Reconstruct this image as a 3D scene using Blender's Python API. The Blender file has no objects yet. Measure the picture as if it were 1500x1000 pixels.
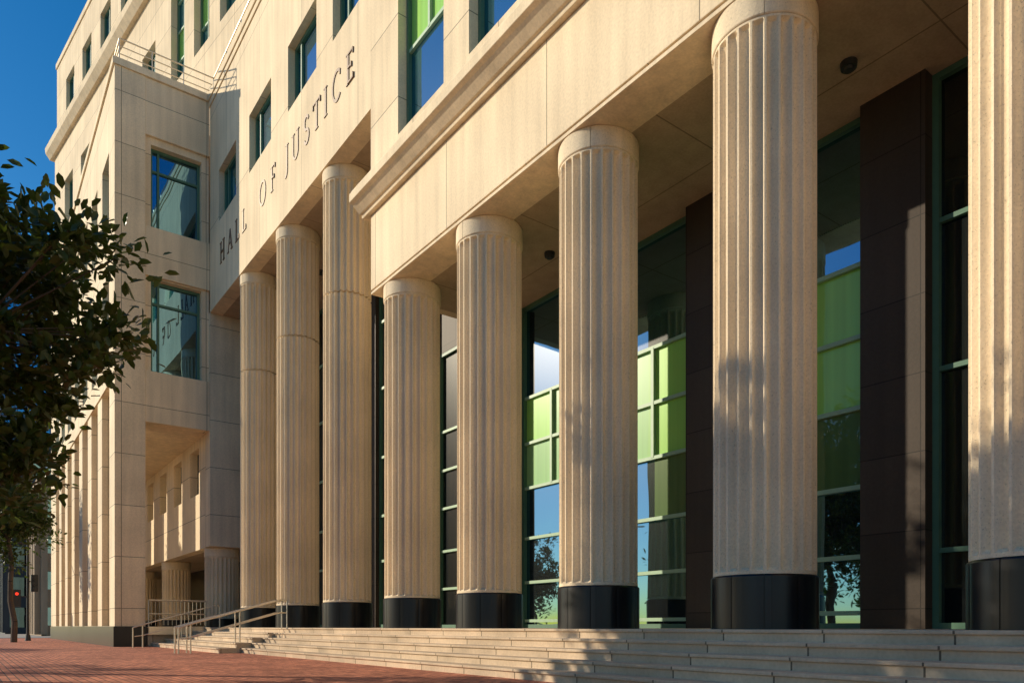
import bpy, math, random
from mathutils import Vector, Matrix
import numpy as np
scene=bpy.context.scene
scene.view_settings.view_transform='Standard'
scene.view_settings.look='None'
scene.view_settings.exposure=0
# ---------------------------------------------------------------- helpers
def link(o,parent=None):
    scene.collection.objects.link(o)
    if parent: o.parent=parent
    return o
def empty(name,loc=(0,0,0)):
    e=bpy.data.objects.new(name,None); e.location=loc; e.empty_display_size=.5
    return link(e)
class MB:
    def __init__(s): s.v=[]; s.f=[]; s.m=[]
    def box(s,x0,x1,y0,y1,z0,z1,m=0):
        b=len(s.v)
        s.v+=[(x0,y0,z0),(x1,y0,z0),(x1,y1,z0),(x0,y1,z0),(x0,y0,z1),(x1,y0,z1),(x1,y1,z1),(x0,y1,z1)]
        for q in ((0,3,2,1),(4,5,6,7),(0,1,5,4),(1,2,6,5),(2,3,7,6),(3,0,4,7)):
            s.f.append(tuple(b+i for i in q)); s.m.append(m)
    def face(s,pts,m=0):
        b=len(s.v); s.v+=[tuple(p) for p in pts]; s.f.append(tuple(range(b,b+len(pts)))); s.m.append(m)
    def prism_y(s,prof,y0,y1,m=0):
        n=len(prof); b=len(s.v)
        s.v+=[(p[0],y0,p[1]) for p in prof]+[(p[0],y1,p[1]) for p in prof]
        for i in range(n):
            j=(i+1)%n
            s.f.append((b+i,b+j,b+n+j,b+n+i)); s.m.append(m)
        s.f.append(tuple(b+i for i in range(n))[::-1]); s.m.append(m)
        s.f.append(tuple(b+n+i for i in range(n))); s.m.append(m)
    def tube(s,p,q,r0,r1=None,n=8,m=0):
        r1=r0 if r1 is None else r1
        p=Vector(p);q=Vector(q);d=(q-p)
        if d.length<1e-6: return
        d.normalize()
        a=d.orthogonal().normalized(); c=d.cross(a)
        b=len(s.v)
        for (P,r) in ((p,r0),(q,r1)):
            for i in range(n):
                t=2*math.pi*i/n
                s.v.append(tuple(P+a*math.cos(t)*r+c*math.sin(t)*r))
        for i in range(n):
            j=(i+1)%n
            s.f.append((b+i,b+j,b+n+j,b+n+i)); s.m.append(m)
        s.f.append(tuple(b+i for i in range(n))[::-1]); s.m.append(m)
        s.f.append(tuple(b+n+i for i in range(n))); s.m.append(m)
    def slab(s,axis,a0,a1,us,zs,holes,m=0):
        U=sorted(set([us[0],us[1]]+[min(max(h[k],us[0]),us[1]) for h in holes for k in (0,1)]))
        Z=sorted(set([zs[0],zs[1]]+[min(max(h[k],zs[0]),zs[1]) for h in holes for k in (2,3)]))
        nu,nz=len(U)-1,len(Z)-1
        occ=[[True]*nz for _ in range(nu)]
        for i in range(nu):
            for j in range(nz):
                cu=(U[i]+U[i+1])/2; cz=(Z[j]+Z[j+1])/2
                for h in holes:
                    if h[0]<cu<h[1] and h[2]<cz<h[3]: occ[i][j]=False
        def P(a,u,z): return (a,u,z) if axis=='x' else (u,a,z)
        def add(pts): s.face(pts,m)
        for i in range(nu):
            for j in range(nz):
                if not occ[i][j]: continue
                u0,u1,z0,z1=U[i],U[i+1],Z[j],Z[j+1]
                add([P(a0,u0,z0),P(a0,u0,z1),P(a0,u1,z1),P(a0,u1,z0)])
                add([P(a1,u0,z0),P(a1,u1,z0),P(a1,u1,z1),P(a1,u0,z1)])
                if i==0 or not occ[i-1][j]: add([P(a0,u0,z0),P(a1,u0,z0),P(a1,u0,z1),P(a0,u0,z1)])
                if i==nu-1 or not occ[i+1][j]: add([P(a0,u1,z0),P(a0,u1,z1),P(a1,u1,z1),P(a1,u1,z0)])
                if j==0 or not occ[i][j-1]: add([P(a0,u0,z0),P(a0,u1,z0),P(a1,u1,z0),P(a1,u0,z0)])
                if j==nz-1 or not occ[i][j+1]: add([P(a0,u0,z1),P(a1,u0,z1),P(a1,u1,z1),P(a0,u1,z1)])
    def obj(s,name,mats,parent=None,bevel=0,smooth=False,recalc=True):
        me=bpy.data.meshes.new(name); me.from_pydata(s.v,[],s.f)
        if not isinstance(mats,(list,tuple)): mats=[mats]
        for m in mats: me.materials.append(m)
        me.polygons.foreach_set('material_index',s.m)
        if recalc:
            import bmesh
            bm=bmesh.new(); bm.from_mesh(me)
            bmesh.ops.remove_doubles(bm,verts=bm.verts,dist=1e-5)
            bmesh.ops.recalc_face_normals(bm,faces=bm.faces)
            bm.to_mesh(me); bm.free()
        me.update()
        if smooth:
            me.shade_smooth()
            try: me.set_sharp_from_angle(angle=math.radians(smooth))
            except Exception: pass
        o=bpy.data.objects.new(name,me); link(o,parent)
        if bevel:
            b=o.modifiers.new('bevel','BEVEL'); b.width=bevel; b.segments=2; b.limit_method='ANGLE'; b.angle_limit=math.radians(40)
        return o
# ---------------------------------------------------------------- materials
def newmat(name):
    m=bpy.data.materials.new(name); m.use_nodes=True
    nt=m.node_tree; b=nt.nodes['Principled BSDF']
    return m,nt,b
def N(nt,t,**k):
    n=nt.nodes.new(t)
    for a,v in k.items(): setattr(n,a,v)
    return n
def math_(nt,op,a,b=None):
    n=N(nt,'ShaderNodeMath',operation=op)
    for i,x in enumerate((a,b)):
        if x is None: continue
        if isinstance(x,(int,float)): n.inputs[i].default_value=x
        else: nt.links.new(x,n.inputs[i])
    return n.outputs[0]
def mulcol(nt,col,fac_socket,lo,hi):
    mr=N(nt,'ShaderNodeMapRange'); nt.links.new(fac_socket,mr.inputs[0])
    mr.inputs[1].default_value=.3; mr.inputs[2].default_value=.7
    mr.inputs[3].default_value=lo; mr.inputs[4].default_value=hi
    v=N(nt,'ShaderNodeVectorMath',operation='SCALE'); nt.links.new(col,v.inputs[0]); nt.links.new(mr.outputs[0],v.inputs['Scale'])
    return v.outputs[0]
def stone(name,c,bw=None,rh=None,joint=.010,var=.05,rough=.85,bump=.25,off=0.0,mort=.35,shift=(0,0),floor=False,grain=22,spec=.25,pits=False,streak=.90):
    m,nt,b=newmat(name)
    tc=N(nt,'ShaderNodeTexCoord')
    L=nt.links.new
    c4=(*c,1)
    hb=None
    if bw:
        sp=N(nt,'ShaderNodeSeparateXYZ'); L(tc.outputs['Object'],sp.inputs[0])
        sn=N(nt,'ShaderNodeSeparateXYZ'); L(tc.outputs['Normal'],sn.inputs[0])
        gx=math_(nt,'GREATER_THAN',math_(nt,'ABSOLUTE',sn.outputs[0]),.6)
        gy=math_(nt,'GREATER_THAN',math_(nt,'ABSOLUTE',sn.outputs[1]),.6)
        g=math_(nt,'MAXIMUM',gx,gy)
        X,Y,Z=sp.outputs
        u=math_(nt,'ADD',X,math_(nt,'MULTIPLY',gx,math_(nt,'SUBTRACT',Y,X)))
        v=math_(nt,'ADD',Y,math_(nt,'MULTIPLY',g,math_(nt,'SUBTRACT',Z,Y)))
        cb=N(nt,'ShaderNodeCombineXYZ'); L(math_(nt,'ADD',u,100+shift[0]),cb.inputs[0]); L(math_(nt,'ADD',v,100+shift[1]),cb.inputs[1])
        br=N(nt,'ShaderNodeTexBrick'); br.offset=off; br.squash=1
        L(cb.outputs[0],br.inputs['Vector'])
        br.inputs['Scale'].default_value=1; br.inputs['Mortar Size'].default_value=joint
        br.inputs['Mortar Smooth'].default_value=.1; br.inputs['Bias'].default_value=0
        br.inputs['Brick Width'].default_value=bw; br.inputs['Row Height'].default_value=rh
        br.inputs['Color1'].default_value=tuple(x*(1+var) for x in c)+(1,)
        br.inputs['Color2'].default_value=tuple(x*(1-var) for x in c)+(1,)
        br.inputs['Mortar'].default_value=tuple(x*mort for x in c)+(1,)
        col=br.outputs['Color']; hb=br.outputs['Fac']
    else:
        rgb=N(nt,'ShaderNodeRGB'); rgb.outputs[0].default_value=c4; col=rgb.outputs[0]
    n1=N(nt,'ShaderNodeTexNoise'); n1.inputs['Scale'].default_value=.55; n1.inputs['Detail'].default_value=6; L(tc.outputs['Object'],n1.inputs['Vector'])
    col=mulcol(nt,col,n1.outputs[0],.90,1.08)
    mp=N(nt,'ShaderNodeMapping'); mp.inputs['Scale'].default_value=(3.5,3.5,.22) if not floor else (1.5,1.5,1.5); L(tc.outputs['Object'],mp.inputs[0])
    n2=N(nt,'ShaderNodeTexNoise'); n2.inputs['Scale'].default_value=1.0; n2.inputs['Detail'].default_value=5; L(mp.outputs[0],n2.inputs['Vector'])
    col=mulcol(nt,col,n2.outputs[0],streak,1.06)
    n3=N(nt,'ShaderNodeTexNoise'); n3.inputs['Scale'].default_value=grain; n3.inputs['Detail'].default_value=4; L(tc.outputs['Object'],n3.inputs['Vector'])
    col=mulcol(nt,col,n3.outputs[0],.90,1.06)
    h=n3.outputs[0]
    if pits:
        n4=N(nt,'ShaderNodeTexNoise'); n4.inputs['Scale'].default_value=48; n4.inputs['Detail'].default_value=2; L(tc.outputs['Object'],n4.inputs['Vector'])
        pt=N(nt,'ShaderNodeMapRange'); L(n4.outputs[0],pt.inputs[0]); pt.inputs[1].default_value=.30; pt.inputs[2].default_value=.36; pt.inputs[3].default_value=.68; pt.inputs[4].default_value=1
        v=N(nt,'ShaderNodeVectorMath',operation='SCALE'); L(col,v.inputs[0]); L(pt.outputs[0],v.inputs['Scale']); col=v.outputs[0]
        h=math_(nt,'ADD',h,pt.outputs[0])
    L(col,b.inputs['Base Color'])
    b.inputs['Roughness'].default_value=rough
    b.inputs['Specular IOR Level'].default_value=spec
    bp=N(nt,'ShaderNodeBump'); bp.inputs['Strength'].default_value=bump; bp.inputs['Distance'].default_value=.012
    if hb is not None: h=math_(nt,'SUBTRACT',h,math_(nt,'MULTIPLY',hb,1.5))
    L(h,bp.inputs['Height']); L(bp.outputs[0],b.inputs['Normal'])
    return m
def plain(name,c,rough=.5,metal=0,spec=.5,nv=.1,ns=8):
    m,nt,b=newmat(name); L=nt.links.new
    tc=N(nt,'ShaderNodeTexCoord'); n=N(nt,'ShaderNodeTexNoise'); n.inputs['Scale'].default_value=ns; n.inputs['Detail'].default_value=4
    L(tc.outputs['Object'],n.inputs['Vector'])
    rgb=N(nt,'ShaderNodeRGB'); rgb.outputs[0].default_value=(*c,1)
    L(mulcol(nt,rgb.outputs[0],n.outputs[0],1-nv,1+nv),b.inputs['Base Color'])
    b.inputs['Roughness'].default_value=rough; b.inputs['Metallic'].default_value=metal; b.inputs['Specular IOR Level'].default_value=spec
    return m
def glass(name,c,tint=(.75,.85,.9),refl=.35,wob=.02,rmax=.9,fold=False):
    m,nt,b=newmat(name); L=nt.links.new
    tc=N(nt,'ShaderNodeTexCoord'); n=N(nt,'ShaderNodeTexNoise'); n.inputs['Scale'].default_value=.8; n.inputs['Detail'].default_value=1
    L(tc.outputs['Object'],n.inputs['Vector'])
    bp=N(nt,'ShaderNodeBump'); bp.inputs['Strength'].default_value=.3; bp.inputs['Distance'].default_value=wob; L(n.outputs[0],bp.inputs['Height'])
    b.inputs['Base Color'].default_value=(*c,1); b.inputs['Roughness'].default_value=.3; b.inputs['Specular IOR Level'].default_value=.1
    if fold:
        mp=N(nt,'ShaderNodeMapping'); mp.inputs['Scale'].default_value=(1,9,.1); L(tc.outputs['Object'],mp.inputs[0])
        n2=N(nt,'ShaderNodeTexNoise'); n2.inputs['Scale'].default_value=1; n2.inputs['Detail'].default_value=2; L(mp.outputs[0],n2.inputs['Vector'])
        rgb=N(nt,'ShaderNodeRGB'); rgb.outputs[0].default_value=(*c,1)
        L(mulcol(nt,rgb.outputs[0],n2.outputs[0],.90,1.06),b.inputs['Base Color'])
    gl=N(nt,'ShaderNodeBsdfGlossy'); gl.inputs['Color'].default_value=(*tint,1); gl.inputs['Roughness'].default_value=.015
    L(bp.outputs[0],gl.inputs['Normal'])
    lw=N(nt,'ShaderNodeLayerWeight'); lw.inputs['Blend'].default_value=.3
    mr=N(nt,'ShaderNodeMapRange'); L(lw.outputs['Fresnel'],mr.inputs[0]); mr.inputs[3].default_value=refl; mr.inputs[4].default_value=rmax
    mx=N(nt,'ShaderNodeMixShader'); L(mr.outputs[0],mx.inputs[0]); L(b.outputs[0],mx.inputs[1]); L(gl.outputs[0],mx.inputs[2])
    L(mx.outputs[0],nt.nodes['Material Output'].inputs[0])
    return m
ST=(.86,.695,.475)
m_wall=stone('limestone_panels',ST,3.59,2.1,shift=(-1.0,-.02),mort=.3,var=.05,joint=.012,streak=.86)
m_portal=stone('limestone_portal',ST,4.25,4.9,shift=(0,-.0),joint=.011,mort=.35,var=.035,streak=.88)
m_fascia=stone('limestone_fascia',ST,3.59,3.2,shift=(.55,.6),joint=.011,mort=.3,var=.045,streak=.87)
m_block=stone('limestone_block',ST,3.4,2.15,shift=(.1,.25),mort=.3,var=.06,joint=.013,streak=.86)
m_plainst=stone('limestone_plain',ST,streak=.84)
m_col=stone('column_stone',(.86,.70,.48),bump=.4,grain=30,pits=True,streak=.84)
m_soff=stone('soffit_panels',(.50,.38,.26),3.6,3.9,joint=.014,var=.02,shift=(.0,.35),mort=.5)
m_dark=stone('brown_granite',(.062,.045,.034),1.2,1.27,var=.16,rough=.55,mort=.35,bump=.1)
m_step=stone('step_stone',(.62,.475,.33),1.5,50,joint=.012,var=.10,floor=True,shift=(0,20),mort=.25,streak=.80)
m_black=stone('black_granite',(.010,.010,.012),.8,3,joint=.008,var=.2,rough=.3,bump=.0,shift=(.1,.5),grain=120,spec=.4)
m_frame=plain('green_window_frame',(.07,.17,.11),.5,nv=.05)
m_framel=plain('pale_green_frame',(.32,.48,.32),.5,nv=.05)
m_glass=glass('window_glass',(.005,.008,.010),tint=(.32,.68,.95),refl=.38)
m_glassd=glass('dark_window_glass',(.005,.007,.008),tint=(.5,.6,.6),refl=.10,rmax=.6)
m_glassb=glass('window_glass_upper',(.008,.05,.09),tint=(.28,.72,.95),refl=.5)
m_green=glass('green_blind_glass',(.34,.66,.13),refl=.03,rmax=.22,tint=(.5,.8,.6),fold=True)
m_dgreen=glass('dark_green_glass',(.09,.16,.05),refl=.05,rmax=.25,fold=True)
m_pgreen=glass('pale_green_glass',(.32,.56,.22),refl=.04,rmax=.25,tint=(.5,.8,.7),fold=True)
m_metal=plain('brushed_steel',(.66,.58,.46),.35,metal=.8,nv=.05)
m_letter=plain('bronze_letters',(.17,.10,.05),.5,metal=.1)
m_iron=plain('dark_iron',(.03,.032,.03),.45)
# ---------------------------------------------------------------- building
B=empty('courthouse_building')
XF=8.82      # facade plane
XC=9.6       # column axis
XG=12.75     # glass plane
def column(name,y,H,x=XC,base=.78,R=.735,groove=None,z0=0.0):
    nf=24; prof=[]
    for i in range(nf):
        a0=2*math.pi*i/nf; w=2*math.pi/nf
        prof.append((a0,0.)); prof.append((a0+.08*w,.0)); prof.append((a0+.16*w,0.))
        for k in range(1,9):
            t=k/9.; prof.append((a0+(.16+.84*t)*w, math.sin(math.pi*t)**.62))
    n=len(prof); mb=MB()
    top=H-.40
    rings=[(z0+base,0,0),(z0+base+.05,0,0),(z0+base+.10,1,0)]
    if groove:
        g=groove; rings+=[(g-.03,1,0),(g-.027,1,-.08),(g+.027,1,-.08),(g+.03,1,0)]
    rings+=[(top-.18,1,0),(top-.12,.93,0),(top-.07,.7,0),(top-.035,.0,0),(top,0,0)]
    for (z,d,ro) in rings:
        for (a,dd) in prof:
            r=R+ro-.095*d*dd
            mb.v.append((r*math.cos(a),r*math.sin(a),z))
    for k in range(len(rings)-1):
        for i in range(n):
            j=(i+1)%n
            mb.f.append((k*n+i,k*n+j,(k+1)*n+j,(k+1)*n+i)); mb.m.append(0)
    def lathe(pr,m,seg=64):
        b=len(mb.v)
        for (r,z) in pr:
            for i in range(seg):
                a=2*math.pi*i/seg; mb.v.append((r*math.cos(a),r*math.sin(a),z))
        for k in range(len(pr)-1):
            for i in range(seg):
                j=(i+1)%seg
                mb.f.append((b+k*seg+i,b+k*seg+j,b+(k+1)*seg+j,b+(k+1)*seg+i)); mb.m.append(m)
    for s in range(4):
        b=len(mb.v); a0=math.pi/2*s+.007; a1=math.pi/2*(s+1)-.007; sg=18
        pr=[(R-.03,top+.001),(R+.010,top+.004),(R+.022,top+.02),(R+.022,H-.03),(R+.0,H-.02),(R+.0,H+.01)]
        for (r,z) in pr:
            for i in range(sg+1):
                a=a0+(a1-a0)*i/sg; mb.v.append((r*math.cos(a),r*math.sin(a),z))
        for k in range(len(pr)-1):
            for i in range(sg):
                mb.f.append((b+k*(sg+1)+i,b+k*(sg+1)+i+1,b+(k+1)*(sg+1)+i+1,b+(k+1)*(sg+1)+i)); mb.m.append(0)
    lathe([(R-.02,top),(R-.02,H+.01)],0,48)
    ns=10
    for s in range(ns):
        b=len(mb.v); a0=2*math.pi*s/ns+.008; a1=2*math.pi*(s+1)/ns-.008; sg=8
        pr=[(R-.03,z0),(R+.03,z0),(R+.03,z0+base-.03),(R+.017,z0+base-.012),(R-.03,z0+base-.001)]
        for (r,z) in pr:
            for i in range(sg+1):
                a=a0+(a1-a0)*i/sg; rr=r-(.008 if i in (0,sg) else 0); mb.v.append((rr*math.cos(a),rr*math.sin(a),z))
        for k in range(len(pr)-1):
            for i in range(sg):
                mb.f.append((b+k*(sg+1)+i,b+k*(sg+1)+i+1,b+(k+1)*(sg+1)+i+1,b+(k+1)*(sg+1)+i)); mb.m.append(1)
    lathe([(R-.01,z0),(R-.01,z0+base-.01)],1,48)
    o=mb.obj(name,[m_col,m_black],B,smooth=30,recalc=True)
    o.location=(x,y,0); o.rotation_euler=(0,0,random.random())
    return o
random.seed(3)
mainY=[3.0+3.58*k for k in range(-2,5)]
for y in mainY: column('fluted_column',y,8.99)
for y in (21.45,25.65,29.9): column('tall_fluted_column',y,13.97,groove=10.15)
for y in (35.3,44.3,53.3): column('short_fluted_column',y,3.6,base=.4)

YS=18.2; YE=34.3; YR=-12.
mb=MB()
mb.box(XF,XF+.9,YR,YS,9.075,11.08)
mb.obj('fascia_beam',m_fascia,B,bevel=.015)
mb=MB(); mb.box(XF+.035,XF+.9,YR,YS-.03,9.035,9.074); mb.box(XF+.008,XF+.9,YR,YS-.005,8.97,9.034)
mb.obj('fascia_drip',m_plainst,B,bevel=.005)
mb=MB()
mb.prism_y([(XF+.3,11.083),(XF-.12,11.083),(XF-.14,11.16),(XF-.20,11.18),(XF-.40,11.36),(XF-.50,11.40),(XF-.50,11.62),(XF-.46,11.66),(XF-.44,11.72),(XF-.06,11.80),(XF-.05,11.87),(XF+.3,11.87)],YR,YS+.28)
mb.obj('cornice',m_plainst,B,bevel=.01)
wins_tall=[(14.45,16.65),(11.25,13.4),(7.9,10.05),(4.6,6.7),(1.2,3.4),(-2.2,0)]
wins_sq=[(18.75,20.75),(22.0,24.5),(26.2,28.7),(30.4,32.9)]
mb=MB()
mb.slab('x',XF,XF+.55,(YR,YS),(11.873,23.3),[(a,b,12.45,20.0) for a,b in wins_tall])
mb.obj('upper_wall',m_wall,B)
mb=MB()
mb.slab('x',XF,XF+.55,(YS+.002,YE),(13.98,23.3),[(a,b,17.4,19.6) for a,b in wins_sq])
mb.obj('portal_wall',m_portal,B)
mb=MB(); mb.box(XF-.10,XF+.65,YR,YE+.1,23.303,23.6); mb.box(XF-.05,XF-.003,YR,YE+.1,23.05,23.302)
mb.obj('parapet_coping',m_plainst,B,bevel=.01)
mb=MB()
mb.box(XF+.901,XG+.3,YR,YS-.302,8.995,9.3)
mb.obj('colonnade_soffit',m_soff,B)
mb=MB(); mb.box(XF+.551,XG+.3,YS+.003,YE-.002,13.985,14.3)
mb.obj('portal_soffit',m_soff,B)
mb=MB()
mb.box(XF+.8,XG+.3,YS-.3,YS,9.0,13.98)
mb.obj('portal_side_wall',m_plainst,B)
mb=MB()
mb.box(XF+.9,26,YR,YE,22.3,22.6)
mb.box(XG+.3,26,YR+.01,YE-.01,0,22.29)
mb.box(XF+.9,XG+.29,YR+.02,YE-.02,14.31,22.28)
mb.obj('building_core',m_plainst,B)
def window(name,axis,a,u0,u1,z0,z1,hs,vs,panes=None,gm=None,fm=None,fw=.09,parent=B,depth=.10,partv=None,hm=5):
    gm=gm or m_glass; fm=fm or m_frame
    mats=[gm,fm,m_green,m_dgreen,m_pgreen,m_framel]
    mb=MB()
    def bx(p0,p1,q0,q1,d0,d1,m):
        if axis=='x': mb.box(a-d1,a-d0,p0,p1,q0,q1,m)
        else: mb.box(p0,p1,a-d1,a-d0,q0,q1,m)
    zz=[z0]+list(hs)+[z1]; uu=[u0]+list(vs)+[u1]
    for i in range(len(zz)-1):
        for j in range(len(uu)-1):
            m=0
            if panes: m=panes.get((i,j),panes.get(i,0))
            pts=[(uu[j],zz[i]),(uu[j+1],zz[i]),(uu[j+1],zz[i+1]),(uu[j],zz[i+1])]
            if axis=='x': mb.face([(a,p,q) for p,q in pts][::-1],m)
            else: mb.face([(p,a,q) for p,q in pts],m)
    w=fw
    bx(u0,u0+w,z0,z1,.002,depth,1); bx(u1-w,u1,z0,z1,.002,depth,1)
    bx(u0+w+.001,u1-w-.001,z0,z0+w,.002,depth,1); bx(u0+w+.001,u1-w-.001,z1-w,z1,.002,depth,1)
    for h in hs: bx(u0+w+.001,u1-w-.001,h-w*.4,h+w*.4,.003,depth-.02,hm)
    for i,v in enumerate(vs):
        za,zb=(z0+w+.001,z1-w-.001) if not partv else partv
        bx(v-w*.4,v+w*.4,za,zb,.004,depth-.012,hm if partv else 1)
    return mb.obj(name,mats,parent,recalc=False)
for a,b in wins_tall:
    window('tall_window','x',XF+.34,a,b,12.45,20.0,[14.6,16.9],[(a+b)/2],panes={1:2,(1,0):2,2:2,(2,0):2},gm=m_glassb,fw=.11,partv=(14.6,19.9))
for i,(a,b) in enumerate(wins_sq):
    window('square_window','x',XF+.34,a,b,17.4,19.6,[],[b-.55],gm=m_glassb,fw=.12)
piers=[(-1.9,-.85),(1.7,2.85),(5.53,6.6),(9.3,10.42),(12.95,13.95),(16.5,17.6)]
mb=MB()
for a,b in piers: mb.box(XG-.35,XG+.2,a,b,0.0,8.994)
mb.obj('granite_pier',m_dark,B)
lev=[1.27,2.5,3.9,5.15,6.42]
window('lobby_window','x',XG,-.85,1.7,.0,8.99,lev,[],fw=.10,gm=m_glassd,hm=1)
window('lobby_window','x',XG,2.85,5.53,.0,8.99,[1.27,4.2,6.6],[4.1],fw=.10,gm=m_glassd,hm=1)
window('lobby_window','x',XG,6.6,9.3,.0,8.99,[.28]+lev,[],panes={3:3,4:2,5:2},fw=.10)
window('lobby_window','x',XG,10.42,12.95,.0,8.99,[.2]+lev,[11.62],panes={(4,0):2,(5,0):2,(4,1):4,(5,1):4,(3,0):3},fw=.10,partv=(3.9,6.42))
window('lobby_window','x',XG,13.95,16.5,.0,8.99,[.2]+lev,[15.25],panes={(4,0):4,(5,0):4,(4,1):4,(5,1):2},fw=.10,partv=(3.9,6.42))
window('lobby_window','x',XG,17.6,21.0,.0,8.99,lev,[19.3],fw=.10,gm=m_glassd)
window('portal_window','x',XG,21.3,25.4,.0,13.98,[2.5,4.2,6.4,9,11.5],[23.3],fw=.12,gm=m_glassd)
window('portal_window','x',XG,25.8,29.8,.0,13.98,[2.5,4.2,6.4,9,11.5],[27.8],fw=.12,gm=m_glassd)
window('portal_window','x',XG,30.2,34.2,.0,13.98,[2.5,4.2,6.4,9,11.5],[32.2],fw=.12,gm=m_glassd)
mb=MB()
for a,b in ((21.0,21.3),(25.4,25.8),(29.8,30.2)): mb.box(XG-.25,XG+.2,a,b,0,13.98)
mb.box(XG-.1,XG+.25,17.6,21.0,9.0,13.98)
mb.obj('portal_pier',m_dark,B)
mb=MB()
for y in (-1.2,6.2,13.65):
    mb.tube((11.3,y,8.90),(11.3,y,8.994),.12,.13,20); mb.tube((11.3,y,8.86),(11.3,y,8.899),.07,.09,20)
for y in (23.5,27.7,32): mb.tube((11.3,y,13.86),(11.3,y,13.984),.13,.13,20)
mb.obj('soffit_downlight',m_iron,B)
# ---- projecting wing
XP=5.05; YW1=61.5
op=[]; y=YE+1.35
while y+2.1<YW1-1: op.append((y,y+2.1,0.06,10.35)); y+=3.4
w3=[(o[0]+.1,o[1]-.1) for o in op]
mb=MB()
mb.slab('x',XP,XP+1.16,(YE,YW1),(0.05,23.3),op+[(a,b,11.5,15.2) for a,b in w3]+[(a,b,17.1,20.4) for a,b in w3])
mb.obj('wing_street_wall',m_block,B)
for a,b in w3:
    window('wing_window','x',XP+.5,a,b,17.1,20.4,[],[(a+b)/2],gm=m_glassb,fw=.1)
    window('wing_window','x',XP+.5,a,b,11.5,15.2,[],[(a+b)/2],gm=m_glassb,fw=.1)
mb=MB(); mb.box(XP-.06,XP-.003,YE-.05,YW1,10.36,10.6)
mb.obj('wing_band',m_plainst,B,bevel=.01)
mb=MB(); mb.box(XP-.05,XP+1.2,YE-.05,YW1,-.8,.048)
mb.obj('wing_granite_base',m_black,B)
x0=XP+1.162; wb=(6.45,8.50)
mb=MB()
mb.slab('y',YE+.16,YE+.75,(x0,XF+.0),(8.75,23.3),[(wb[0],wb[1],10.93,14.9),(wb[0],wb[1],17.07,20.6)])
mb.obj('wing_return_wall',m_block,B)
mb=MB()
mb.box(x0,XF-.003,YE+.02,YE+.157,8.72,10.90); mb.box(x0,XF-.003,YE+.02,YE+.157,14.95,17.04); mb.box(x0,XF-.003,YE+.02,YE+.157,20.9,23.297)
mb.obj('wing_spandrel',m_block,B,bevel=.015)
for z0,z1 in ((10.93,14.9),(17.07,20.6)):
    window('return_window','y',YE+.55,wb[0],wb[1],z0,z1,[z1-.95],[wb[0]+.35],fw=.11,hm=1)
mb=MB(); mb.box(x0,XF+3.5,YE+.76,YW1-.01,8.74,22.3); mb.obj('wing_core',m_plainst,B)
mb=MB(); mb.box(XP-.08,XF-.102,YE-.08,YE+.9,23.303,23.6); mb.box(XP-.08,XP+1.2,YE+.902,YW1,23.303,23.6)
mb.obj('wing_coping',m_plainst,B,bevel=.01)
mb=MB()
ih=[(36.2+3.4*k,37.9+3.4*k,6.2,8.35) for k in range(7)]
mb.slab('x',XF,XF+.5,(YE+.77,YW1-.3),(3.6,8.735),ih)
mb.obj('arcade_inner_wall',m_block,B)
mb=MB(); mb.box(XF+.35,XF+.6,YE+.8,YW1-.4,6,8.6); mb.box(XF+3.4,XF+3.5,YE+.8,YW1,0,3.6); mb.obj('arcade_glass',m_glassd,B)
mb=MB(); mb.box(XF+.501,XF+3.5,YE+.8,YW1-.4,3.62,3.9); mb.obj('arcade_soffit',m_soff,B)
mb=MB(); mb.box(XF+.001,10.5,YE+.003,YE+.75,3.62,13.984); mb.box(10.501,13,YE+.1,YE+.75,0,13.98); mb.obj('portal_end_wall',m_wall,B)
mb=MB(); mb.box(XP+1.3,XF+3.4,YW1-.5,YW1-.1,0,8.7); mb.obj('arcade_end_wall',m_plainst,B)
mb=MB()
def rail_line(mb,p,q,h,n,r=.022,bars=3):
    p=Vector(p);q=Vector(q)
    for k in range(bars):
        zz=h*(1-k/bars); mb.tube(p+Vector((0,0,zz)),q+Vector((0,0,zz)),r if k else r*1.3)
    for i in range(n+1):
        s=p.lerp(q,i/n); mb.tube(s,s+Vector((0,0,h)),r)
rail_line(mb,(XP+.2,YE+.15,23.6),(XF+.2,YE+.15,23.6),.95,3)
rail_line(mb,(XP+.2,YE+.15,23.6),(XP+.2,YW1,23.6),.95,12)
rail_line(mb,(XF+.2,YE+.15,23.6),(XF+.2,YS,23.6),.95,8)
mb.obj('terrace_railing',m_metal,B)
# ---- set-back upper tower (slightly skewed in plan)
L=42.; A=Vector((6.03,70.3)); d=Vector((-.142,.990)); O=A-d*L
ang=math.atan2(d.y,d.x)-math.pi/2
T=empty('tower_group'); T.parent=B; T.location=(O.x,O.y,0); T.rotation_euler=(0,0,ang)
att=[];lowr=[]
for k in range(6):
    t=2.9+4.35*k; att.append((L-t-2.25,L-t,39.6,43.0)); 
    if k<5: lowr.append((L-t-2.25,L-t,31.0,35.0)); lowr.append((L-t-2.25,L-t,24.6,28.4))
tall=[(L-27,L-25,30.8,37.2),(L-30.3,L-28.3,30.8,37.2),(L-34.2,L-31.6,30.8,37.2),(L-38.,L-36,30.8,37.2)]
mb=MB(); mb.slab('x',0,.6,(0,L),(20,38),lowr+tall); mb.obj('tower_wall',m_wall,T)
mb=MB(); mb.prism_y([(.3,38.003),(-.25,38.003),(-.55,38.4),(-.6,38.8),(-.0,38.95),(.3,38.95)],0,L+.5); mb.obj('tower_cornice',m_plainst,T)
mb=MB(); mb.slab('x',.1,.7,(0,L-.2),(38.953,45.2),att); mb.box(.02,.8,0,L-.15,45.203,45.6); mb.obj('tower_attic',m_wall,T)
mb=MB(); mb.box(.75,12,0,L-.02,20,45.0); mb.obj('tower_core',m_plainst,T)
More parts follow.
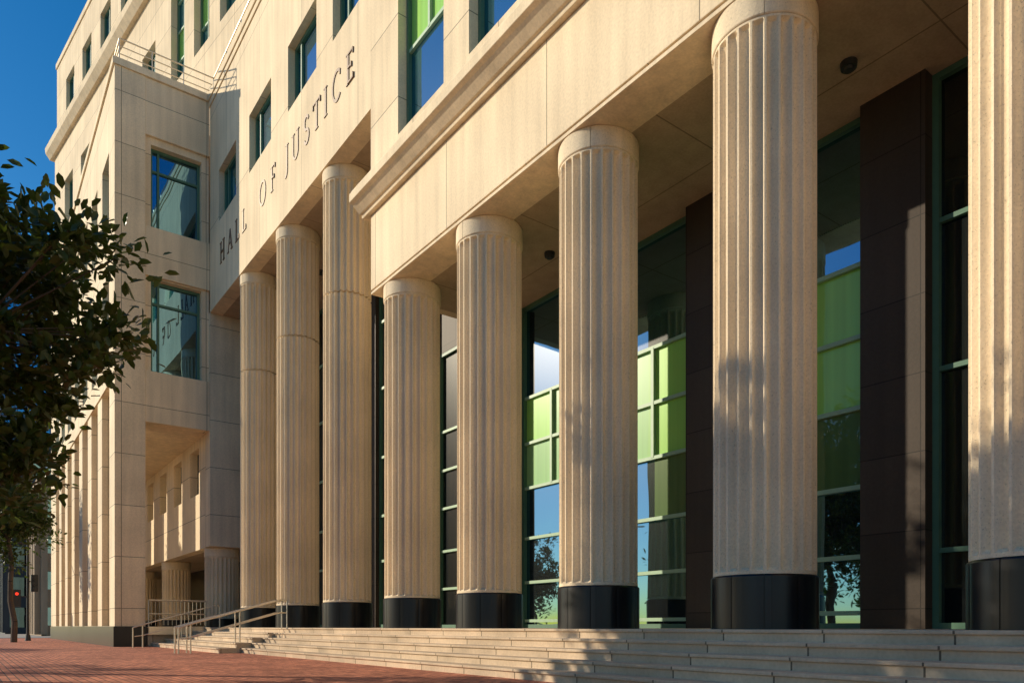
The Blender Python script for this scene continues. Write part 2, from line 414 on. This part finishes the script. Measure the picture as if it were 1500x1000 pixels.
for h in lowr+att: window('tower_window','x',.45,h[0],h[1],h[2],h[3],[h[2]+1.3],[(h[0]+h[1])/2],gm=m_glassb,fm=m_frame,fw=.13,parent=T)
for h in tall: window('tower_tall_window','x',.45,h[0],h[1],h[2],h[3],[h[2]+1.6,h[2]+3.3,h[2]+5],[(h[0]+h[1])/2],panes={1:2,(1,0):2,3:2},gm=m_glassb,fw=.13,parent=T)
# ---------------------------------------------------------------- lettering
def arc(cx,cy,rx,ry,a0,a1,n=18):
    return [(cx+rx*math.cos(math.radians(a0+(a1-a0)*i/n)),cy+ry*math.sin(math.radians(a0+(a1-a0)*i/n))) for i in range(n+1)]
TK,TN=.12,.055
def sV(x): return [([(x,0),(x,1)],TK),([(x-.13,.02),(x+.13,.02)],.04),([(x-.13,.98),(x+.13,.98)],.04)]
def sH(x0,x1,y,s=None):
    r=[([(x0,y),(x1,y)],TN)]
    if s: r.append(([(x1,y-s),(x1,y+s)],.045))
    return r
GL={
'H':(.8,sV(.15)+sV(.65)+sH(.15,.65,.5)),
'A':(.8,[([(.12,0),(.40,1)],TN),([(.40,1),(.70,0)],TK)]+sH(.24,.58,.36)+[([(.02,.02),(.22,.02)],.04),([(.58,.02),(.82,.02)],.04)]),
'L':(.6,sV(.15)+[([(.15,.03),(.55,.03)],TN),([(.55,.0),(.55,.2)],.045)]),
'F':(.6,sV(.15)+sH(.15,.52,.97)+[([(.53,.82),(.53,1)],.045)]+sH(.15,.42,.52,.08)),
'E':(.6,sV(.15)+sH(.15,.52,.97)+[([(.53,.82),(.53,1)],.045)]+sH(.15,.42,.52,.08)+sH(.15,.55,.03)+[([(.56,.0),(.56,.18)],.045)]),
'I':(.35,sV(.17)),
'T':(.75,sV(.37)+sH(.05,.70,.97)+[([(.05,.80),(.05,1)],.045),([(.70,.8),(.70,1)],.045)]),
'J':(.45,[([(.28,1),(.28,.1)]+[(.26,-.05),(.2,-.15),(.08,-.2)],.11),([(.15,.98),(.41,.98)],.04)]),
'U':(.8,[([(.15,1),(.15,.3)]+arc(.39,.28,.24,.27,180,360)+[(.63,.3),(.63,1)],.085),([(.02,.98),(.28,.98)],.04),([(.52,.98),(.75,.98)],.04)]),
'S':(.6,[(arc(.30,.74,.19,.24,20,270,16)[0:]+arc(.30,.25,.21,.25,90,-160,16),.10)]),
'C':(.8,[(arc(.45,.5,.36,.49,48,312,26),.10),([(.69,.74),(.69,.93)],.045)]),
'O':(.9,[(arc(.45,.5,.36,.48,0,360,36),.10)]),
}
def word(mb,txt,ys,base,S):
    for ch,yc in zip(txt,ys):
        w,st=GL[ch]
        for si,(pts,wd) in enumerate(st):
            off=.025+.003*si
            P=[Vector(p) for p in pts]; n=len(P); Lp=[];Rp=[]
            for i in range(n):
                tdir=(P[min(i+1,n-1)]-P[max(i-1,0)]).normalized(); nn=Vector((-tdir.y,tdir.x))
                Lp.append(P[i]+nn*wd/2); Rp.append(P[i]-nn*wd/2)
            def Wd(p,o): return (XF-o, yc-(p.x-w/2)*S, base+p.y*S)
            for i in range(n-1):
                mb.face([Wd(Lp[i],off),Wd(Lp[i+1],off),Wd(Rp[i+1],off),Wd(Rp[i],off)])
                mb.face([Wd(Lp[i],off),Wd(Lp[i],0),Wd(Lp[i+1],0),Wd(Lp[i+1],off)])
                mb.face([Wd(Rp[i],off),Wd(Rp[i+1],off),Wd(Rp[i+1],0),Wd(Rp[i],0)])
            mb.face([Wd(Lp[0],off),Wd(Rp[0],off),Wd(Rp[0],0),Wd(Lp[0],0)])
            mb.face([Wd(Lp[-1],off),Wd(Lp[-1],0),Wd(Rp[-1],0),Wd(Rp[-1],off)])
mb=MB()
word(mb,'HALL',(32.3,31.2,30.2,29.3),15.45,.88)
word(mb,'OF',(27.1,25.95),15.45,.88)
word(mb,'JUSTICE',(24.6,23.75,22.8,21.95,21.25,20.45,19.5),15.45,.88)
mb.obj('inscription_letters',m_letter,B,recalc=False)
# ---------------------------------------------------------------- steps
GZ=-.80
def stair_profile(tr):
    pr=[(XG+.35,GZ-.3),(XG+.35,0.0)]
    z=0
    for i in range(5):
        fx=8.5-tr*i
        pr+=[(fx,z),(fx,z-.045),(fx+.035,z-.05),(fx+.035,z-.16)]
        z-=.16
    pr[-1]=(8.5-tr*4+.035,GZ-.3)
    return pr
mb=MB()
mb.prism_y(stair_profile(.35),-14,23.998); mb.prism_y(stair_profile(.52),24.0,YE+.0)
mb.obj('stone_steps',m_step,None,bevel=.010)
mb=MB(); mb.box(XP+1.25,13,YE+.01,YW1,GZ-.2,-.002); mb.obj('arcade_floor',m_step,B)
# ---------------------------------------------------------------- ground
m_brick,nt,b=newmat('brick_paving'); Lk=nt.links.new
tc=N(nt,'ShaderNodeTexCoord')
mpb=N(nt,'ShaderNodeMapping'); mpb.inputs['Rotation'].default_value=(0,0,math.radians(90)); Lk(tc.outputs['Object'],mpb.inputs[0])
br=N(nt,'ShaderNodeTexBrick'); Lk(mpb.outputs[0],br.inputs['Vector'])
br.inputs['Scale'].default_value=1; br.inputs['Brick Width'].default_value=.24; br.inputs['Row Height'].default_value=.12
br.inputs['Mortar Size'].default_value=.010; br.inputs['Color1'].default_value=(.70,.26,.15,1); br.inputs['Color2'].default_value=(.42,.145,.085,1); br.inputs['Mortar'].default_value=(.12,.07,.05,1)
n1=N(nt,'ShaderNodeTexNoise'); n1.inputs['Scale'].default_value=.8; n1.inputs['Detail'].default_value=6; Lk(tc.outputs['Object'],n1.inputs['Vector'])
c=mulcol(nt,br.outputs['Color'],n1.outputs[0],.72,1.15)
n2=N(nt,'ShaderNodeTexNoise'); n2.inputs['Scale'].default_value=14; n2.inputs['Detail'].default_value=4; Lk(tc.outputs['Object'],n2.inputs['Vector'])
c=mulcol(nt,c,n2.outputs[0],.8,1.2); Lk(c,b.inputs['Base Color']); b.inputs['Roughness'].default_value=.75; b.inputs['Specular IOR Level'].default_value=.2
bp=N(nt,'ShaderNodeBump'); bp.inputs['Strength'].default_value=.6; bp.inputs['Distance'].default_value=.01
Lk(math_(nt,'SUBTRACT',n2.outputs[0],math_(nt,'MULTIPLY',br.outputs['Fac'],1.5)),bp.inputs['Height']); Lk(bp.outputs[0],b.inputs['Normal'])
m_asph=stone('asphalt',(.05,.05,.052),floor=True,grain=60)
m_conc=stone('kerb_concrete',(.36,.33,.29),1.5,50,floor=True)
mb=MB(); mb.face([(-1500,-1500,GZ-.154),(1500,-1500,GZ-.154),(1500,1500,GZ-.154),(-1500,1500,GZ-.154)]); mb.obj('ground',m_conc,recalc=False)
mb=MB(); mb.face([(-14,-300,GZ-.15),(-1.5,-300,GZ-.15),(-1.5,600,GZ-.15),(-14,600,GZ-.15)])
mb.face([(-1.5,66,GZ-.146),(60,66,GZ-.146),(60,78,GZ-.146),(-1.5,78,GZ-.146)]); mb.obj('street_road',m_asph,recalc=False)
mb=MB(); mb.box(-1.2,26,-60,64,GZ-.3,GZ); mb.obj('brick_pavement',m_brick)
mb=MB(); mb.box(-1.5,-1.202,-60,64,GZ-.3,GZ+.0); mb.obj('kerb',m_conc,bevel=.02)
mb=MB(); mb.box(-20,-14.0,-60,300,GZ-.3,GZ); mb.obj('far_pavement',m_conc,bevel=.02)
# ---------------------------------------------------------------- handrails
def handrail(y,x0,x1):
    e=empty('stair_handrail'); mb=MB()
    h=.92; yy=y
    pts=[(x0,yy,GZ+h-.12),(x0+.35,yy,GZ+h),(8.5,yy,0+h-.0),(x1,yy,h)]
    for i in range(3): mb.tube(pts[i],pts[i+1],.028,n=10)
    pts2=[(x0+.06,yy,GZ+.45),(x0+.4,yy,GZ+.5),(8.5,yy,.5),(x1,yy,.5)]
    for i in range(3): mb.tube(pts2[i],pts2[i+1],.02,n=8)
    mb.tube((x0,yy,GZ),(x0,yy,GZ+h-.12),.026)
    for x in (x0+.35,7.2,x1):
        b0=GZ if x<6.4 else (-.48 if x<8 else 0)
        mb.tube((x,yy,b0),(x,yy,(GZ+h+(x-x0-.35)/(8.5-x0-.35)*.8) if x<8.5 else h),.024)
    mb.obj('rail',m_metal,e,smooth=40)
handrail(24.4,5.35,8.75)
handrail(24.9,5.35,8.75)
handrail(32.3,5.4,8.7)
e=empty('guard_railing'); mb=MB()
rail_line(mb,(6.3,34.1,0),(8.6,34.1,0),1.15,1,.03,2)
for i in range(14): mb.tube((6.4+i*.165,34.1,.1),(6.4+i*.165,34.1,1.1),.012,n=6)
mb.box(6.28,8.62,34.0,34.2,-.3,.04)
mb.obj('guard',m_metal,e)
# ---------------------------------------------------------------- trees
def leafmat(name,c):
    m,nt,b=newmat(name); Lk=nt.links.new
    oi=N(nt,'ShaderNodeTexCoord'); n=N(nt,'ShaderNodeTexNoise'); n.inputs['Scale'].default_value=2.2; n.inputs['Detail'].default_value=5; Lk(oi.outputs['Object'],n.inputs['Vector'])
    cr=N(nt,'ShaderNodeValToRGB'); cr.color_ramp.elements[0].position=.35; cr.color_ramp.elements[1].position=.68
    cr.color_ramp.elements[0].color=(c[0]*.6,c[1]*.6,c[2]*.6,1); cr.color_ramp.elements[1].color=(c[0]*1.9,c[1]*1.6,c[2]*1.1,1)
    Lk(n.outputs[0],cr.inputs[0]); Lk(cr.outputs[0],b.inputs['Base Color']); b.inputs['Roughness'].default_value=.38; b.inputs['Specular IOR Level'].default_value=.4
    tr=N(nt,'ShaderNodeBsdfTranslucent'); tr.inputs[0].default_value=(c[0]*2.6,c[1]*2.4,c[2],1)
    mx=N(nt,'ShaderNodeMixShader'); mx.inputs[0].default_value=.25; Lk(b.outputs[0],mx.inputs[1]); Lk(tr.outputs[0],mx.inputs[2]); Lk(mx.outputs[0],nt.nodes['Material Output'].inputs[0])
    return m
m_leaf=leafmat('magnolia_leaf',(.042,.068,.018)); m_leaf2=leafmat('tree_leaf',(.04,.07,.02))
m_bark=stone('bark',(.12,.09,.065),bump=.8,grain=9)
def tree(name,base,cc,rad,nclump,nleaf,ls,seed,mat,tr=.16,spread=.42,power=.42,lw_=.20,extra=()):
    rng=np.random.default_rng(seed); e=empty(name,base)
    cc=np.array(cc)-np.array(base); rad=np.array(rad)
    cs=[]
    while len(cs)<nclump:
        p=rng.normal(size=3); p/=np.linalg.norm(p); r=rng.random()**power
        q=p*r
        bump=1+.20*math.sin(3.1*p[0]+5*p[2]+seed)+.14*math.sin(7*p[1]+4*p[2])
        cs.append(cc+q*rad*bump)
    for (ec,er,k) in extra:
        for _ in range(k):
            p=rng.normal(size=3); p/=np.linalg.norm(p); cs.append(np.array(ec)-np.array(base)+p*rng.random()**.45*np.array(er))
    cs=np.array(cs); nclump=len(cs)
    n=nclump*nleaf
    cen=np.repeat(cs,nleaf,axis=0)
    sc=np.repeat(spread*(.5+rng.random(nclump)),nleaf)[:,None]
    g=rng.normal(size=(n,3)); g[:,2]*=.75
    pos=cen+g*sc*.62
    out=pos-cen+rng.normal(size=(n,3))*.25+np.array([0,0,.12]); out/=np.linalg.norm(out,axis=1)[:,None]
    up=rng.normal(size=(n,3))*.6+np.array([0,0,1.]); side=np.cross(out,up); side/=np.linalg.norm(side,axis=1)[:,None]
    nn=np.cross(side,out)
    l=(ls*(.7+.6*rng.random(n)))[:,None]; w=l*lw_
    v=np.stack([pos, pos+out*l*.35+side*w+nn*l*.05, pos+out*l*.75+side*w*.8+nn*l*.03, pos+out*l-nn*l*.08, pos+out*l*.75-side*w*.8+nn*l*.03, pos+out*l*.35-side*w+nn*l*.05],axis=1).reshape(-1,3)
    me=bpy.data.meshes.new('foliage'); idx=np.arange(n)[:,None]*6
    f=np.concatenate([idx+np.array([[0,1,2,3]]),idx+np.array([[0,3,4,5]])],axis=0)
    me.vertices.add(len(v)); me.vertices.foreach_set('co',v.astype(np.float32).ravel())
    me.loops.add(f.size); me.loops.foreach_set('vertex_index',f.astype(np.int32).ravel())
    me.polygons.add(len(f)); me.polygons.foreach_set('loop_start',np.arange(0,f.size,4,dtype=np.int32))
    try: me.polygons.foreach_set('loop_total',np.full(len(f),4,dtype=np.int32))
    except Exception: pass
    me.update(calc_edges=True); me.validate(); me.materials.append(mat)
    o=bpy.data.objects.new('foliage',me); link(o,e)
    mb=MB()
    ft=Vector(cc)+Vector((0,0,-rad[2]*.55)); 
    prev=Vector((0,0,0)); rr=tr
    for i in range(1,6):
        t=i/5; p=Vector((ft.x*t+.08*math.sin(i*2.),ft.y*t+.08*math.cos(i*3.),ft.z*t)); mb.tube(prev,p,rr,rr*.92,10); rr*=.92; prev=p
    fork=prev
    limbs=[]
    for k in range(8):
        a=k*.785+rng.random()*.4; p=Vector(cc)+Vector((math.cos(a)*rad[0]*.45,math.sin(a)*rad[1]*.45,(rng.random()-.35)*rad[2]*.8))
        m_=fork.lerp(p,.5)+Vector((0,0,.2)); mb.tube(fork,m_,rr*.6,rr*.42,7); mb.tube(m_,p,rr*.42,rr*.25,7); limbs.append(p); limbs.append(m_)
    mb.tube(fork,Vector(cc)+Vector((0,0,rad[2]*.5)),rr*.7,rr*.25,7); limbs.append(Vector(cc)+Vector((0,0,rad[2]*.5)))
    for c_ in cs:
        c_=Vector(c_); q=min(limbs,key=lambda p:(p-c_).length); mb.tube(q,c_,rr*.16,.008,4)
    mb.obj('trunk',m_bark,e,recalc=False)
    return e
tree('magnolia_tree',(-.9,15.2,GZ),(-.75,15.1,5.15),(2.75,2.75,3.2),250,82,.20,5,m_leaf,power=.40,lw_=.25,spread=.31,extra=[((.6,14.9,2.8),(.75,.75,.5),14)])
tree('magnolia_tree',(-2.3,19.3,GZ),(-1.9,19.6,7.9),(1.7,1.7,2.8),110,75,.22,21,m_leaf,power=.5,lw_=.25,spread=.34)
tree('street_tree',(2.2,47.5,GZ),(2.0,47.8,6.0),(1.9,1.9,2.5),90,80,.24,8,m_leaf2)
tree('street_tree',(-12,31.5,GZ),(-12,31.5,4.2),(1.9,1.9,3.6),70,70,.3,9,m_leaf2)
tree('street_tree',(-11,46,GZ),(-11,46,4.0),(2.2,2.2,3.2),80,70,.3,10,m_leaf2)
tree('street_tree',(-15,20,GZ),(-15,20,4.5),(3.5,3.5,4.5),110,70,.34,11,m_leaf2)
tree('street_tree',(-16,11,GZ),(-16,11,6.0),(4,4,5),110,70,.34,12,m_leaf2)
# ---------------------------------------------------------------- far buildings
def office(name,x0,x1,y0,y1,z1,nf,nb,wm,gm,pw=.45,sh=.35):
    e=empty(name); mb=MB(); mb.box(x0+.4,x1,y0+.4,y1,GZ,z1-.3); mb.obj('glazing',gm,e)
    mb=MB(); fh=(z1-GZ)/nf
    for i in range(nf+1):
        z=GZ+i*fh; mb.box(x0+.1,x1,y0+.1,y1,z-fh*sh/2,z+fh*sh/2)
    n2=max(2,int(nb*(y1-y0)/(x1-x0)))
    for k in range(nb+1):
        x=x0+(x1-x0)*k/nb; mb.box(x-pw/2,x+pw/2,y0,y0+.6,GZ,z1+.4)
    for k in range(n2+1):
        y=y0+(y1-y0)*k/n2; mb.box(x0,x0+.6,y-pw/2,y+pw/2,GZ,z1+.3)
    mb.box(x0-.3,x1,y0-.3,y1,z1+.45,z1+1.2)
    mb.obj('walls',wm,e); return e
m_far=stone('far_brick',(.34,.25,.17)); m_fart=plain('blue_tower_spandrel',(.05,.12,.20),.4)
office('tan_hotel_building',6.6,24,92,112,14.5,4,7,m_far,m_glass,pw=1.1,sh=.5)
office('dark_office_building',4.5,30,120,140,24,6,9,plain('dark_cladding',(.04,.05,.06)),m_glass)
office('blue_glass_tower',6,34,170,200,74,20,14,m_fart,m_glassb)
cu=bpy.data.curves.new('sign_text','FONT'); cu.body='YMCA'; cu.size=2.2; cu.extrude=.05
to=bpy.data.objects.new('rooftop_sign',cu); to.location=(8.6,119.6,21.3); to.rotation_euler=(math.pi/2,0,0); cu.materials.append(plain('sign_white',(.8,.8,.8))); link(to)
e=empty('traffic_signal'); mb=MB()
px,py=3.1,52.
mb.tube((px,py,GZ),(px,py,5.2),.09,.07,10); mb.tube((px,py,GZ),(px,py,GZ+.35),.17,.12,10)
mb.tube((px,py,4.9),(px-2.0,py,5.1),.05,.04,8)
mb.box(px+.15,px+.5,py-.15,py+.15,2.1,3.1); mb.tube((px,py,2.7),(px+.3,py,2.7),.03)
mb.box(px-.75,px-.35,py-.15,py+.15,1.2,2.2); mb.tube((px,py,1.8),(px-.5,py,1.8),.03)
for k in range(3): mb.tube((px+.32,py-.32,2.27+.32*k),(px+.32,py-.151,2.27+.32*k),.12,.12,12)
mb.obj('pole_and_heads',m_iron,e)
mr_,nt,b=newmat('red_lamp'); b.inputs['Base Color'].default_value=(.6,.02,.01,1); b.inputs['Emission Color'].default_value=(1,.05,.02,1); b.inputs['Emission Strength'].default_value=1.2
mb=MB(); mb.tube((px-.55,py-.17,1.95),(px-.55,py-.155,1.95),.09,.09,14); mb.obj('red_light',mr_,e)
# ---------------------------------------------------------------- light
el=math.radians(21.5); az=math.radians(49)
S=Vector((-math.cos(az)*math.cos(el),math.sin(az)*math.cos(el),math.sin(el)))
sd=bpy.data.lights.new('sun','SUN'); sd.energy=5; sd.angle=math.radians(.5); sd.color=(1,.87,.66)
so=bpy.data.objects.new('sun',sd); so.rotation_euler=S.to_track_quat('Z','Y').to_euler(); so.location=(0,0,60); link(so)
w=bpy.data.worlds.new('World'); scene.world=w; w.use_nodes=True; nt=w.node_tree
sk=nt.nodes.new('ShaderNodeTexSky'); sk.sky_type='NISHITA'; sk.sun_disc=False; sk.sun_elevation=el; sk.sun_rotation=math.atan2(S.x,S.y)
sk.air_density=1.0; sk.dust_density=.2; sk.ozone_density=2.5
hs=nt.nodes.new('ShaderNodeHueSaturation'); hs.inputs['Saturation'].default_value=1.42; hs.inputs['Value'].default_value=1.0
nt.links.new(sk.outputs[0],hs.inputs['Color'])
bg=nt.nodes['Background']; bg.inputs[1].default_value=.125; nt.links.new(hs.outputs[0],bg.inputs[0])
# ---------------------------------------------------------------- camera
cd=bpy.data.cameras.new('camera'); cd.sensor_width=36; cd.lens=1080/1500*36; cd.shift_y=417/1500; cd.clip_end=4000; cd.clip_start=.05
co=bpy.data.objects.new('camera',cd); co.location=(0,0,.04); co.rotation_euler=(math.pi/2,0,-math.radians(36.70)); link(co)
scene.camera=co
